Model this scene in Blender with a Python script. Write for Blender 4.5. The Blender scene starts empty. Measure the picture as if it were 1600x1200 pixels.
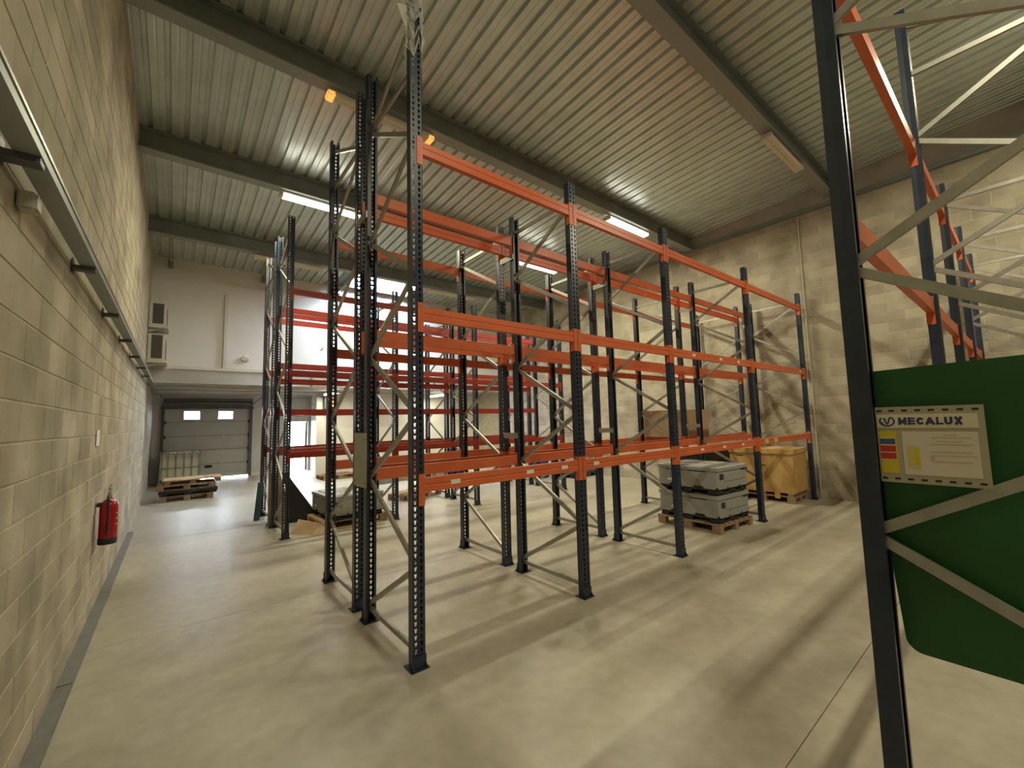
import bpy, bmesh, math, random
from mathutils import Matrix, Vector
random.seed(7)
D = bpy.data
COL = bpy.context.scene.collection
SC = bpy.context.scene
PI = math.pi

# ------------------------------------------------------------------ camera
F_PX, YAW, PITCH, ROLL, EYE = 651.67, 0.678127, 0.0863610, 0.0250940, 1.85
cy, sy, cp, sp, cr, sr = (math.cos(YAW), math.sin(YAW), math.cos(PITCH), math.sin(PITCH), math.cos(ROLL), math.sin(ROLL))
fwd = Vector((sy*cp, cy*cp, sp)); rgt = Vector((cy, -sy, 0)); dwn = fwd.cross(rgt)
r2 = cr*rgt + sr*dwn; d2 = -sr*rgt + cr*dwn
cam = D.cameras.new('camera'); cam.sensor_width = 36; cam.lens = F_PX/1600*36
cam.clip_start = 0.02; cam.clip_end = 300
co = D.objects.new('camera', cam); COL.objects.link(co)
m = Matrix((r2, -d2, -fwd)).transposed().to_4x4(); m.translation = (0, 0, EYE)
co.matrix_world = m
SC.camera = co
# ------------------------------------------------------------------ world (overcast daylight)
W = D.worlds.new('World'); SC.world = W; W.use_nodes = True
bg = W.node_tree.nodes['Background']; bg.inputs[0].default_value = (0.86, 0.93, 1.0, 1); bg.inputs[1].default_value = 80.0
SC.view_settings.view_transform = 'Standard'; SC.view_settings.look = 'None'
SC.view_settings.exposure = 0.0; SC.view_settings.gamma = 1.0; SC.view_settings.use_curve_mapping = False
LAMP_W = 165.0          # watts of one lit twin-tube batten
LAMP_COL = (1.0, 0.935, 0.66)
SC.cycles.max_bounces = 10; SC.cycles.diffuse_bounces = 6; SC.cycles.glossy_bounces = 4
SC.cycles.transparent_max_bounces = 12; SC.cycles.sample_clamp_indirect = 4.0
SC.cycles.use_denoising = True

# ------------------------------------------------------------------ materials
def nodes_of(name):
    mt = D.materials.new(name); mt.use_nodes = True
    nt = mt.node_tree; b = nt.nodes['Principled BSDF']
    return mt, nt, b
def N(nt, t, **k):
    n = nt.nodes.new(t)
    for a, v in k.items(): setattr(n, a, v)
    return n
def mat(name, c, rough=.5, metal=0, c2=None, scale=6, bump=0, detail=4, spec=None, emit=None, es=0, rrange=None, stretch=None, lo=.35, hi=.65):
    mt, nt, b = nodes_of(name)
    b.inputs['Base Color'].default_value = (*c, 1); b.inputs['Roughness'].default_value = rough; b.inputs['Metallic'].default_value = metal
    if spec is not None: b.inputs['Specular IOR Level'].default_value = spec
    if c2 or bump or rrange:
        tc = N(nt, 'ShaderNodeTexCoord'); no = N(nt, 'ShaderNodeTexNoise')
        no.inputs['Scale'].default_value = scale; no.inputs['Detail'].default_value = detail
        if stretch:
            mp = N(nt, 'ShaderNodeMapping'); mp.inputs['Scale'].default_value = stretch
            nt.links.new(tc.outputs['Object'], mp.inputs[0]); nt.links.new(mp.outputs[0], no.inputs['Vector'])
        else: nt.links.new(tc.outputs['Object'], no.inputs['Vector'])
        if c2:
            cr_ = N(nt, 'ShaderNodeValToRGB'); cr_.color_ramp.elements[0].position = lo; cr_.color_ramp.elements[1].position = hi
            cr_.color_ramp.elements[0].color = (*c, 1); cr_.color_ramp.elements[1].color = (*c2, 1)
            nt.links.new(no.outputs['Fac'], cr_.inputs[0]); nt.links.new(cr_.outputs[0], b.inputs['Base Color'])
        if rrange:
            mr = N(nt, 'ShaderNodeMapRange'); mr.inputs[3].default_value, mr.inputs[4].default_value = rrange
            nt.links.new(no.outputs['Fac'], mr.inputs[0]); nt.links.new(mr.outputs[0], b.inputs['Roughness'])
        if bump:
            bp = N(nt, 'ShaderNodeBump'); bp.inputs['Strength'].default_value = bump; bp.inputs['Distance'].default_value = .01
            nt.links.new(no.outputs['Fac'], bp.inputs['Height']); nt.links.new(bp.outputs[0], b.inputs['Normal'])
    if emit:
        b.inputs['Emission Color'].default_value = (*emit, 1); b.inputs['Emission Strength'].default_value = es
    return mt
def block_mat():
    mt, nt, b = nodes_of('concrete_block_face')
    b.inputs['Roughness'].default_value = .9
    oi = N(nt, 'ShaderNodeObjectInfo'); ge = N(nt, 'ShaderNodeNewGeometry')
    ad = N(nt, 'ShaderNodeMath', operation='ADD'); fr = N(nt, 'ShaderNodeMath', operation='FRACT')
    nt.links.new(oi.outputs['Random'], ad.inputs[0]); nt.links.new(ge.outputs['Random Per Island'], ad.inputs[1]); nt.links.new(ad.outputs[0], fr.inputs[0])
    r1 = N(nt, 'ShaderNodeValToRGB'); e = r1.color_ramp.elements
    e[0].color = (.385, .35, .275, 1); e[1].color = (.50, .455, .36, 1); e[0].position = .0; e[1].position = 1
    nt.links.new(fr.outputs[0], r1.inputs[0])
    n1 = N(nt, 'ShaderNodeTexNoise'); n1.inputs['Scale'].default_value = 1.7; n1.inputs['Detail'].default_value = 6
    nt.links.new(ge.outputs['Position'], n1.inputs['Vector'])
    r2_ = N(nt, 'ShaderNodeValToRGB'); e = r2_.color_ramp.elements
    e[0].color = (.70, .675, .63, 1); e[1].color = (1.16, 1.14, 1.10, 1); e[0].position = .32; e[1].position = .68
    nt.links.new(n1.outputs['Fac'], r2_.inputs[0])
    mx = N(nt, 'ShaderNodeMix', data_type='RGBA', blend_type='MULTIPLY'); mx.inputs[0].default_value = 1
    nt.links.new(r1.outputs[0], mx.inputs[6]); nt.links.new(r2_.outputs[0], mx.inputs[7]); nt.links.new(mx.outputs[2], b.inputs['Base Color'])
    n2 = N(nt, 'ShaderNodeTexNoise'); n2.inputs['Scale'].default_value = 60; n2.inputs['Detail'].default_value = 3
    nt.links.new(ge.outputs['Position'], n2.inputs['Vector'])
    bp = N(nt, 'ShaderNodeBump'); bp.inputs['Strength'].default_value = .35; bp.inputs['Distance'].default_value = .006
    nt.links.new(n2.outputs['Fac'], bp.inputs['Height']); nt.links.new(bp.outputs[0], b.inputs['Normal'])
    return mt
def floor_mat():
    mt, nt, b = nodes_of('polished_concrete')
    ge = N(nt, 'ShaderNodeNewGeometry')
    n1 = N(nt, 'ShaderNodeTexNoise'); n1.inputs['Scale'].default_value = .9; n1.inputs['Detail'].default_value = 7; n1.inputs['Roughness'].default_value = .6
    n2 = N(nt, 'ShaderNodeTexNoise'); n2.inputs['Scale'].default_value = 9; n2.inputs['Detail'].default_value = 6
    for n in (n1, n2): nt.links.new(ge.outputs['Position'], n.inputs['Vector'])
    r1 = N(nt, 'ShaderNodeValToRGB'); e = r1.color_ramp.elements
    e[0].position = .3; e[1].position = .72; e[0].color = (.36, .33, .255, 1); e[1].color = (.52, .48, .385, 1)
    nt.links.new(n1.outputs['Fac'], r1.inputs[0])
    r2_ = N(nt, 'ShaderNodeValToRGB'); e = r2_.color_ramp.elements
    e[0].position = .3; e[1].position = .75; e[0].color = (.88, .88, .87, 1); e[1].color = (1.06, 1.06, 1.06, 1)
    nt.links.new(n2.outputs['Fac'], r2_.inputs[0])
    mx = N(nt, 'ShaderNodeMix', data_type='RGBA', blend_type='MULTIPLY'); mx.inputs[0].default_value = 1
    nt.links.new(r1.outputs[0], mx.inputs[6]); nt.links.new(r2_.outputs[0], mx.inputs[7]); nt.links.new(mx.outputs[2], b.inputs['Base Color'])
    mr = N(nt, 'ShaderNodeMapRange'); mr.inputs[3].default_value = .26; mr.inputs[4].default_value = .52
    nt.links.new(n1.outputs['Fac'], mr.inputs[0]); nt.links.new(mr.outputs[0], b.inputs['Roughness'])
    bp = N(nt, 'ShaderNodeBump'); bp.inputs['Strength'].default_value = .12; bp.inputs['Distance'].default_value = .01
    nt.links.new(n2.outputs['Fac'], bp.inputs['Height']); nt.links.new(bp.outputs[0], b.inputs['Normal'])
    return mt
def glass_mat(name, tint=(.95, .97, 1), f=.08, rough=.05):
    mt, nt, b = nodes_of(name)
    tr = N(nt, 'ShaderNodeBsdfTransparent'); tr.inputs[0].default_value = (*tint, 1)
    gl = N(nt, 'ShaderNodeBsdfGlossy'); gl.inputs['Roughness'].default_value = rough
    mx = N(nt, 'ShaderNodeMixShader'); mx.inputs[0].default_value = f
    nt.links.new(tr.outputs[0], mx.inputs[1]); nt.links.new(gl.outputs[0], mx.inputs[2])
    nt.links.new(mx.outputs[0], nt.nodes['Material Output'].inputs[0])
    return mt
def film_mat():
    mt, nt, b = nodes_of('plastic_film')
    tr = N(nt, 'ShaderNodeBsdfTransparent'); b.inputs['Base Color'].default_value = (.75, .74, .68, 1); b.inputs['Roughness'].default_value = .25
    mx = N(nt, 'ShaderNodeMixShader'); mx.inputs[0].default_value = .45
    nt.links.new(tr.outputs[0], mx.inputs[1]); nt.links.new(b.outputs[0], mx.inputs[2]); nt.links.new(mx.outputs[0], nt.nodes['Material Output'].inputs[0])
    return mt
M = dict(
    block=block_mat(), floor=floor_mat(), glass=glass_mat('window_glass'), film=film_mat(),
    mortar=mat('mortar', (.47, .43, .345), .95, c2=(.54, .50, .41), scale=5),
    concrete=mat('cast_concrete', (.36, .345, .31), .9, c2=(.46, .44, .40), scale=2.2, bump=.1),
    slab=mat('grey_slab', (.42, .41, .385), .85, c2=(.5, .49, .46), scale=1.4, stretch=(.5, 3, 1)),
    plaster=mat('white_plaster', (.70, .685, .65), .9, c2=(.75, .735, .70), scale=.8),
    white=mat('white_paint', (.78, .77, .75), .6),
    deck=mat('galvanised_deck', (.58, .655, .63), .34, .62, c2=(.67, .745, .72), scale=3, rrange=(.24, .40)),
    roofsteel=mat('grey_primed_steel', (.185, .225, .215), .5, .25, c2=(.23, .275, .265), scale=3),
    flange=mat('grey_flange', (.29, .315, .295), .5, .2),
    post=mat('dark_blue_paint', (.010, .019, .042), .33, 0, c2=(.018, .03, .058), scale=9, spec=.6),
    orange=mat('orange_paint', (.58, .12, .040), .38, 0, c2=(.64, .145, .050), scale=4), redorange=mat('red_orange_beam', (.30, .034, .020), .4, 0, c2=(.35, .042, .024), scale=4),  # the second is a darker, redder orange for beams of the far rows
    galv=mat('galvanised_steel', (.33, .325, .285), .42, .6, c2=(.42, .41, .365), scale=8),
    wood=mat('raw_pallet_wood', (.46, .31, .17), .85, c2=(.58, .42, .25), scale=5, stretch=(1, 6, 6), bump=.15),
    oldwood=mat('weathered_wood', (.27, .18, .10), .85, c2=(.36, .25, .15), scale=5, stretch=(1, 6, 6), bump=.15),
    ply=mat('stained_plywood', (.44, .25, .08), .7, c2=(.62, .40, .15), scale=3.2, stretch=(1, 1.6, .8), detail=6),
    plyend=mat('crate_end_board', (.50, .29, .09), .75, c2=(.56, .34, .12), scale=3),
    bin=mat('grey_plastic', (.29, .29, .27), .5, c2=(.33, .33, .31), scale=4),
    blackp=mat('black_plastic', (.018, .019, .022), .5, c2=(.028, .03, .034), scale=7),
    card=mat('cardboard', (.42, .29, .17), .85, c2=(.47, .33, .20), scale=3),
    red=mat('red_enamel', (.36, .012, .02), .22), black=mat('black_rubber', (.015, .015, .016), .6),
    kerb=mat('grey_kerb_paint', (.17, .165, .155), .7, c2=(.2, .195, .18), scale=8),
    greyp=mat('grey_sheet_metal', (.42, .40, .34), .5, .2, c2=(.46, .44, .37), scale=5),
    green=mat('dark_green_board', (.008, .085, .016), .45, c2=(.012, .105, .022), scale=3),
    signgrey=mat('sign_plate', (.40, .37, .27), .5), paper=mat('sign_paper', (.66, .60, .52), .6), header=mat('sign_header', (.68, .63, .48), .5),
    navy=mat('navy_ink', (.03, .04, .12), .6), yellow=mat('yellow_ink', (.62, .52, .02), .6), redink=mat('red_ink', (.55, .03, .02), .6),
    blueink=mat('blue_ink', (.05, .09, .25), .6), paleyellow=mat('pale_yellow_ink', (.60, .52, .16), .6), faint=mat('faint_grey_ink', (.45, .40, .37), .7), pinkink=mat('pale_red_ink', (.60, .40, .36), .7),
    lampon=mat('lit_tube', (.9, .9, .85), .4, emit=(1, .93, .78), es=9.0), lampoff=mat('unlit_diffuser', (.62, .58, .45), .4),
    ember=mat('glowing_tube_end', (.9, .4, .1), .4, emit=(1, .30, .06), es=1.6), lampbody=mat('batten_body', (.6, .59, .55), .5),
    teal=mat('blue_green_board', (.06, .16, .19), .6), darkboard=mat('dark_board', (.03, .03, .034), .55), beigeboard=mat('beige_board', (.30, .27, .22), .8, c2=(.36, .325, .27), scale=3),
    acw=mat('cream_casing', (.62, .60, .54), .5), acd=mat('dark_fins', (.09, .08, .065), .6), doorp=mat('door_panel', (.56, .58, .58), .5, c2=(.6, .615, .615), scale=2),
    doorf=mat('dark_door_frame', (.07, .075, .08), .5), ibc=mat('milky_tank', (.66, .66, .58), .35), blue=mat('blue_plastic', (.02, .06, .32), .4), sticker=mat('white_sticker', (.75, .72, .62), .6),
    limestick=mat('pale_green_sticker', (.55, .55, .30), .6), yard=mat('outdoor_paving', (.55, .54, .52), .9), exitgreen=mat('exit_green', (.02, .25, .10), .5),
)

# ------------------------------------------------------------------ mesh helpers
class MB:
    def __init__(s): s.bm = bmesh.new()
    def poly(s, pts, faces):
        v = [s.bm.verts.new(p) for p in pts]
        for f in faces:
            try: s.bm.faces.new([v[i] for i in f])
            except ValueError: pass
        return v
    def box(s, x0, x1, y0, y1, z0, z1, mtx=None):
        p = [Vector((x, y, z)) for x in (x0, x1) for y in (y0, y1) for z in (z0, z1)]
        if mtx: p = [mtx @ q for q in p]
        s.poly(p, [(0, 1, 3, 2), (4, 6, 7, 5), (0, 4, 5, 1), (2, 3, 7, 6), (0, 2, 6, 4), (1, 5, 7, 3)]); return s
    def prism(s, pts2, a, b, axis='z', mtx=None):
        """extrude a 2-D outline between a and b along an axis"""
        def to(p, t): return {'z': (p[0], p[1], t), 'y': (p[0], t, p[1]), 'x': (t, p[0], p[1])}[axis]
        n = len(pts2)
        P = [Vector(to(p, a)) for p in pts2]+[Vector(to(p, b)) for p in pts2]
        if mtx: P = [mtx @ q for q in P]
        s.poly(P, [tuple(range(n)), tuple(range(2*n-1, n-1, -1))]+[(i, (i+1) % n, n+(i+1) % n, n+i) for i in range(n)]); return s
    def cyl(s, c, r, h, axis='z', n=20, r2=None, mtx=None):
        r2 = r if r2 is None else r2
        rows = [(r, 0), (r2, h)]
        return s.lathe(c, rows, n, axis, mtx)
    def lathe(s, c, rows, n=24, axis='z', mtx=None):
        P = []; c = Vector(c)
        for r, t in rows:
            for k in range(n):
                a = 2*PI*k/n; u, v = r*math.cos(a), r*math.sin(a)
                q = c+Vector({'z': (u, v, t), 'y': (u, t, v), 'x': (t, u, v)}[axis])
                P.append(mtx @ q if mtx else q)
        fs = [tuple(range(n)), tuple(range(len(P)-1, len(P)-n-1, -1))]
        for i in range(len(rows)-1):
            for k in range(n): fs.append((i*n+k, i*n+(k+1) % n, (i+1)*n+(k+1) % n, (i+1)*n+k))
        s.poly(P, fs); return s
    def tube(s, pts, r, n=8):
        pts = [Vector(p) for p in pts]; P = []
        for i, p in enumerate(pts):
            t = (pts[min(i+1, len(pts)-1)]-pts[max(i-1, 0)]).normalized()
            u = t.cross(Vector((0, 0, 1)));
            if u.length < 1e-4: u = Vector((1, 0, 0))
            u.normalize(); w = t.cross(u)
            P += [p+r*(math.cos(2*PI*k/n)*u+math.sin(2*PI*k/n)*w) for k in range(n)]
        fs = [tuple(range(n)), tuple(range(len(P)-1, len(P)-n-1, -1))]
        for i in range(len(pts)-1):
            for k in range(n): fs.append((i*n+k, i*n+(k+1) % n, (i+1)*n+(k+1) % n, (i+1)*n+k))
        s.poly(P, fs); return s
    def bevel(s, w, seg=2):
        bmesh.ops.bevel(s.bm, geom=[e for e in s.bm.edges], offset=w, segments=seg, affect='EDGES', clamp_overlap=True); return s
    def mesh(s, name, mt, smooth=False):
        bmesh.ops.recalc_face_normals(s.bm, faces=s.bm.faces)
        me = D.meshes.new(name); s.bm.to_mesh(me); s.bm.free(); me.materials.append(mt)
        if smooth:
            me.polygons.foreach_set('use_smooth', [True]*len(me.polygons))
            try: me.set_sharp_from_angle(angle=math.radians(40))
            except Exception: pass
        return me
    def obj(s, name, mt, parent=None, loc=(0, 0, 0), rot=(0, 0, 0), smooth=False):
        return put(name, s.mesh(name, mt, smooth), parent, loc, rot)
def put(name, me, parent=None, loc=(0, 0, 0), rot=(0, 0, 0)):
    o = D.objects.new(name, me); COL.objects.link(o)
    if parent: o.parent = parent
    o.location = loc; o.rotation_euler = rot
    return o
def tag(o, label, cat, group=None, kind=None):
    o['label'] = label; o['category'] = cat
    if group: o['group'] = group
    if kind: o['kind'] = kind
    return o
def thing(name, label, cat, loc=(0, 0, 0), rz=0, group=None):
    o = put(name, None, None, loc, (0, 0, rz)); o.empty_display_size = .1
    return tag(o, label, cat, group)
def struct(o): o['kind'] = 'structure'; return o
def clone(o, parent=None):
    c = o.copy(); COL.objects.link(c)
    if parent: c.parent = parent
    for ch in list(o.children): clone(ch, c)
    return c
def B(x0, x1, y0, y1, z0, z1): return MB().box(x0, x1, y0, y1, z0, z1)
def in_view(p):
    q = Vector(p)-Vector((0, 0, EYE)); z = q.dot(fwd)
    if z < .05: return None
    u, v = 800+F_PX*q.dot(r2)/z, 600+F_PX*q.dot(d2)/z
    return (u, v, z) if -60 < u < 1660 and -60 < v < 1260 else None

# ------------------------------------------------------------------ room shell
XL, XR, YN, YM, YB = -.606, 10.95, -4.6, 13.8, 18.9      # left, right, near wall, mezzanine face, back wall
def zdeck(y): return 6.98-.05*y
struct(B(XL-.3, XR+.3, YN-.3, YB+.3, -.3, -.012).obj('floor', M['concrete']))
FL = D.objects['floor']
ys = [YN, -3.22, .965, 5.15, 9.35, 13.5, YB+.3]
for a, b in zip(ys, ys[1:]):
    for xa, xb in ((XL-.3, 5.0), (5.0, XR+.3)):
        xa_, xb_ = (xa, xb-.0) if xb == 5.0 else (xa, xb)
        B(xa_, xb_, a+.003, b-.003, -.05, 0).obj('floor_slab', M['floor'], FL)
# block walls: recessed mortar bed with every block proud of it
def block_meshes():
    out = {}
    for ln in (.49, .24):
        h, d, c = .190, .015, .003
        w = ln
        p = [(0, -w/2, -h/2), (0, w/2, -h/2), (0, w/2, h/2), (0, -w/2, h/2),
             (d-.004, -w/2, -h/2), (d-.004, w/2, -h/2), (d-.004, w/2, h/2), (d-.004, -w/2, h/2),
             (d, -w/2+c, -h/2+c), (d, w/2-c, -h/2+c), (d, w/2-c, h/2-c), (d, -w/2+c, h/2-c)]
        f = [(0, 1, 5, 4), (1, 2, 6, 5), (2, 3, 7, 6), (3, 0, 4, 7), (4, 5, 9, 8), (5, 6, 10, 9), (6, 7, 11, 10), (7, 4, 8, 11), (8, 9, 10, 11)]
        out[ln] = (p, f)
    return out
BM_ = block_meshes()
def block_wall(wall, x, sgn, y0, y1, ztop):
    """blocks on the plane x facing sgn*X; the 300 largest seen are single parts, the rest one part"""
    items = []
    k = 0
    z = .1
    while z < ztop(y0)+.1 or z < ztop(y1)+.1:
        y = y0-(.25 if k % 2 else 0)
        while y < y1:
            yc, ln = y+.25, .49
            if yc-.25 < y0: yc, ln = y0+.125, .24
            if yc+.25 > y1+1e-3:
                if y+.25 <= y1+1e-3: yc, ln = y+.125, .24
                else: break
            if z+.095 <= ztop(yc)+.12: items.append((yc, z, ln))
            y += .5
        z += .2; k += 1
    def area(it):
        yc, zc, ln = it
        pr = [in_view((x, yc+a*ln/2, zc+b*.1)) for a in (-1, 1) for b in (-1, 1)]
        if any(q is None for q in pr): return 0
        (x0_, y0_, _), (x1_, y1_, _), (x2_, y2_, _), (x3_, y3_, _) = pr
        if all(565 < q[0] < 1036 and 470 < q[1] < 728 for q in pr): return .01
        return .5*abs((x3_-x0_)*(y2_-y1_)-(x2_-x1_)*(y3_-y0_))
    items.sort(key=area, reverse=True)
    sel, rest = items[:300], items[300:]
    me = {}
    for ln in BM_:
        mb = MB(); p, f = BM_[ln]; mb.poly([(sgn*q[0], q[1], q[2]) for q in p], f); me[ln] = mb.mesh('concrete_block', M['block'])
    for yc, zc, ln in sel: put('concrete_block', me[ln], wall, (x-sgn*.0145+sgn*random.uniform(-.0012, .0012), yc, zc))
    mb = MB()
    for yc, zc, ln in rest:
        p, f = BM_[ln]; mb.poly([(sgn*q[0]+x-sgn*.0145, q[1]+yc, q[2]+zc) for q in p], f)
    o = mb.obj('concrete_blocks', M['block'], wall); o['kind'] = 'stuff'
wl = struct(B(XL-.25, XL-.004, YN, YM, 0, 7.3).obj('wall_left', M['mortar']))
block_wall(wl, XL, 1, YN, YM-.02, lambda y: zdeck(y)+.1)
wr = struct(B(XR+.004, XR+.25, YN, YB, 0, 7.3).obj('wall_right', M['mortar']))
block_wall(wr, XR, -1, YN, YM-.02, lambda y: 6.28)
B(XR-.03, XR+.05, 3.0, 3.022, 0, 6.3).obj('expansion_joint', M['mortar'], wr)
B(XR-.05, XR+.1, YN, YM, 6.40, 7.0).obj('edge_beam', M['concrete'], wr)
B(XR-.10, XR+.05, YN, YM, 6.34, 6.42).obj('angle_rail', M['roofsteel'], wr)
struct(B(XL-.25, XR+.25, YN-.25, YN, 0, 7.6).obj('wall_front', M['concrete']))
# recess below the mezzanine
struct(B(XL-.25, XL-.03, YM, YB, 0, 3.3).obj('wall_recess', M['concrete']))
wb = MB()
for x0, x1, z0, z1 in ((XL-.25, -.36, 0, 3.2), (-.36, 2.25, 2.58, 3.2), (2.25, 3.55, 0, 3.2), (3.55, 4.26, 2.0, 3.2), (4.26, XR+.2, 0, 3.2)):
    wb.box(x0, x1, YB, YB+.25, z0, z1)
struct(wb.obj('wall_back', M['white']))
mz = struct(B(XL-.25, XR+.2, YM, YM+.2, 3.38, 7.0).obj('wall_mezzanine', M['plaster']))
# mezzanine floor slab: edge beam and planked soffit
sl = struct(B(XL-.25, XR+.2, YM-.02, YM+.28, 3.02, 3.38).obj('trim_1', M['slab']))
for k in range(6):
    y0 = YM+.3+k*.8
    B(XL-.2, XR+.2, y0, y0+.785, 3.05-(.02 if k % 2 else 0), 3.3).obj('soffit_plank', M['slab'], sl)
B(XL-.25, XR+.2, YM+.2, YB+.25, 3.12, 3.3).obj('slab_topping', M['slab'], sl)
struct(MB().prism([(3.92, 16.1), (XR, 16.1), (XR, YB), (4.4, YB)], 0, 3.04).obj('wall_partition', M['white']))
# outdoor yard seen through the openings
yd = struct(B(-20, 40, YB+.25, 60, -.3, -.02).obj('floor_yard', M['yard']))

# ceiling: insulated slab with a rooflight opening, ribbed deck sheets and I-beams
def slab_piece(mb, x0, x1, y0, y1):
    p = [(x, y, zdeck(y)+dz) for x in (x0, x1) for y in (y0, y1) for dz in (.06, .3)]
    mb.poly(p, [(0, 1, 3, 2), (4, 6, 7, 5), (0, 4, 5, 1), (2, 3, 7, 6), (0, 2, 6, 4), (1, 5, 7, 3)])
SX0, SX1, SY0, SY1 = 4.1, 6.15, 11.9, 13.5
cm = MB()
slab_piece(cm, XL-.3, XR+.3, YN-.3, SY0-.06); slab_piece(cm, XL-.3, SX0-.06, SY0-.06, SY1+.06); slab_piece(cm, SX1+.06, XR+.3, SY0-.06, SY1+.06); slab_piece(cm, XL-.3, XR+.3, SY1+.06, YM+.6)
CE = struct(cm.obj('ceiling', M['roofsteel']))
PITCH_R = .222
def deck_mesh(nr, y0, y1):
    prof = []
    for k in range(nr):
        u = k*PITCH_R
        prof += [(u, 0), (u+.062, 0), (u+.068, .006), (u+.082, .006), (u+.088, 0), (u+.15, 0), (u+.166, .052), (u+.206, .052)]
    prof.append((nr*PITCH_R, 0))
    mb = MB(); n = len(prof)
    P = [(u, y0, zdeck(y0)+h) for u, h in prof]+[(u, y1, zdeck(y1)+h) for u, h in prof]
    mb.poly(P, [(i, i+1, n+i+1, n+i) for i in range(n-1)])
    return mb.mesh('deck_panel', M['deck'])
BY = [-3.9, -.85, 2.28, 5.45, 8.29, 11.44]
edges = [YN]+[y+.1 for y in BY]+[YM+.1]
for a, b in zip(edges, edges[1:]):
    full = deck_mesh(4, a, b)
    x = XL-.05
    while x < XR:
        x1 = x+4*PITCH_R
        if b > 13 and x1 > SX0-.1 and x < SX1+.1:
            put('deck_panel', deck_mesh(4, a, SY0-.05), CE, (x, 0, 0))
        else: put('deck_panel', full, CE, (x, 0, 0))
        x = x1
for y in BY:
    zt = zdeck(y+.1)-.004; zb = zt-.34
    bm = MB().box(XL-.1, XR+.05, y+.085, y+.115, zb+.02, zt-.02).box(XL-.1, XR+.05, y, y+.2, zt-.02, zt)
    rb = bm.obj('roof_beam', M['roofsteel'], CE)
    B(XL-.1, XR+.05, y, y+.2, zb, zb+.02).obj('bottom_flange', M['flange'], rb)
for x in (-.25, 1.85, 3.95, 8.0):                       # purlin struts from the last beam to the mezzanine wall
    MB().tube([(x, 11.6, zdeck(11.6)-.2), (x, YM-.1, zdeck(YM)-.14)], .022).obj('strut', M['galv'], CE)
    B(x-.05, x+.05, YM-.16, YM+.02, zdeck(YM)-.26, zdeck(YM)-.1).obj('bracket', M['roofsteel'], CE)
sk = MB()
for x0, x1, y0, y1 in ((SX0-.05, SX0, SY0-.05, SY1+.05), (SX1, SX1+.05, SY0-.05, SY1+.05), (SX0, SX1, SY0-.05, SY0), (SX0, SX1, SY1, SY1+.05)):
    sk.box(x0, x1, y0, y1, zdeck(SY1)-.03, zdeck(SY0)+.32)
w1 = struct(sk.obj('window_1', M['white']))
B(SX0-.05, SX1+.05, SY0-.05, SY1+.05, zdeck(SY0)+.32, zdeck(SY0)+.332).obj('pane', M['glass'], w1)

# ------------------------------------------------------------------ doors
d1 = struct(put('door_1', None, None, (0, 0, 0)))
DX0, DX1 = -.36, 2.25
zs = [.03, .54, 1.05, 1.56, 2.07, 2.58]
for k in range(5):
    z0, z1 = zs[k]+.008, zs[k+1]-.008
    if k: B(DX0+.02, DX1-.02, YB+.061, YB+.075, zs[k]-.03, zs[k]+.03).obj('seam_strip', M['kerb'], d1)
    mb = MB()
    if k == 4:
        wx = ((.22, .66), (1.22, 1.66)); wz = (2.17, 2.44)
        mb.box(DX0+.03, DX1-.03, YB+.02, YB+.06, z0, wz[0]); mb.box(DX0+.03, DX1-.03, YB+.02, YB+.06, wz[1], z1)
        for a, b in ((DX0+.03, .22), (.66, 1.22), (1.66, DX1-.03)): mb.box(a, b, YB+.02, YB+.06, wz[0], wz[1])
        pn = mb.obj('door_panel', M['doorp'], d1)
        for a, b in wx:
            B(a, b, YB+.035, YB+.042, *wz).obj('pane', M['glass'], pn)
            f = MB()
            for q in ((a-.03, a, wz[0]-.03, wz[1]+.03), (b, b+.03, wz[0]-.03, wz[1]+.03), (a, b, wz[0]-.03, wz[0]), (a, b, wz[1], wz[1]+.03)): f.box(q[0], q[1], YB+.008, YB+.02, q[2], q[3])
            f.obj('window_frame', M['doorp'], pn)
    else:
        mb.box(DX0+.03, DX1-.03, YB+.02, YB+.06, z0, z1)
        pn = mb.obj('door_panel', M['doorp'], d1)
    if k < 4:
        for xh in (DX0+.06, .62, 1.38, DX1-.06): B(xh-.035, xh+.035, YB-.002, YB+.02, z1-.06, z1+.05).obj('hinge', M['doorf'] if xh < 0 or xh > 2 else M['doorp'], pn)
    if k == 0: B(.86, 1.08, YB+.0, YB+.025, .40, .49).bevel(.01).obj('door_handle', M['black'], pn)
for x in (DX0, DX1): B(x-.05, x+.04, YB-.09, YB+.02, 0, 2.62).obj('track', M['doorf'], d1)
B(DX0-.08, DX1+.08, YB-.10, YB, 2.53, 2.60).obj('door_header', M['doorf'], d1)
MB().cyl((DX0, YB-.18, 2.76), .045, DX1-DX0, 'x').obj('spring_shaft', M['doorf'], d1)
B(DX0-.05, DX1+.05, YB-.05, YB, 2.62, 2.92).obj('lintel_plate', M['kerb'], d1)
for x in (DX0-.02, DX1+.02): MB().tube([(x, YB-.1, 2.66), (x, YB-1.0, 2.76), (x, YB-2.4, 2.84)], .022).obj('ceiling_track', M['doorf'], d1)
d2 = struct(put('door_2', None, None, (0, 0, 0)))
f = MB().box(3.50, 3.55, YB-.03, YB+.2, 0, 2.05).box(4.26, 4.31, YB-.03, YB+.2, 0, 2.05).box(3.55, 4.26, YB-.03, YB+.2, 2.0, 2.05)
f.obj('door_frame', M['white'], d2)
lf = B(4.22, 4.26, YB+.2, YB+.9, .02, 1.98).obj('door_leaf', M['white'], d2)
B(4.19, 4.22, YB+.72, YB+.84, .98, 1.02).obj('door_handle', M['galv'], lf)
t = thing('exit_sign', 'small white exit sign box above the bright open exit door', 'sign', (3.9, YB-.03, 2.2))
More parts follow.
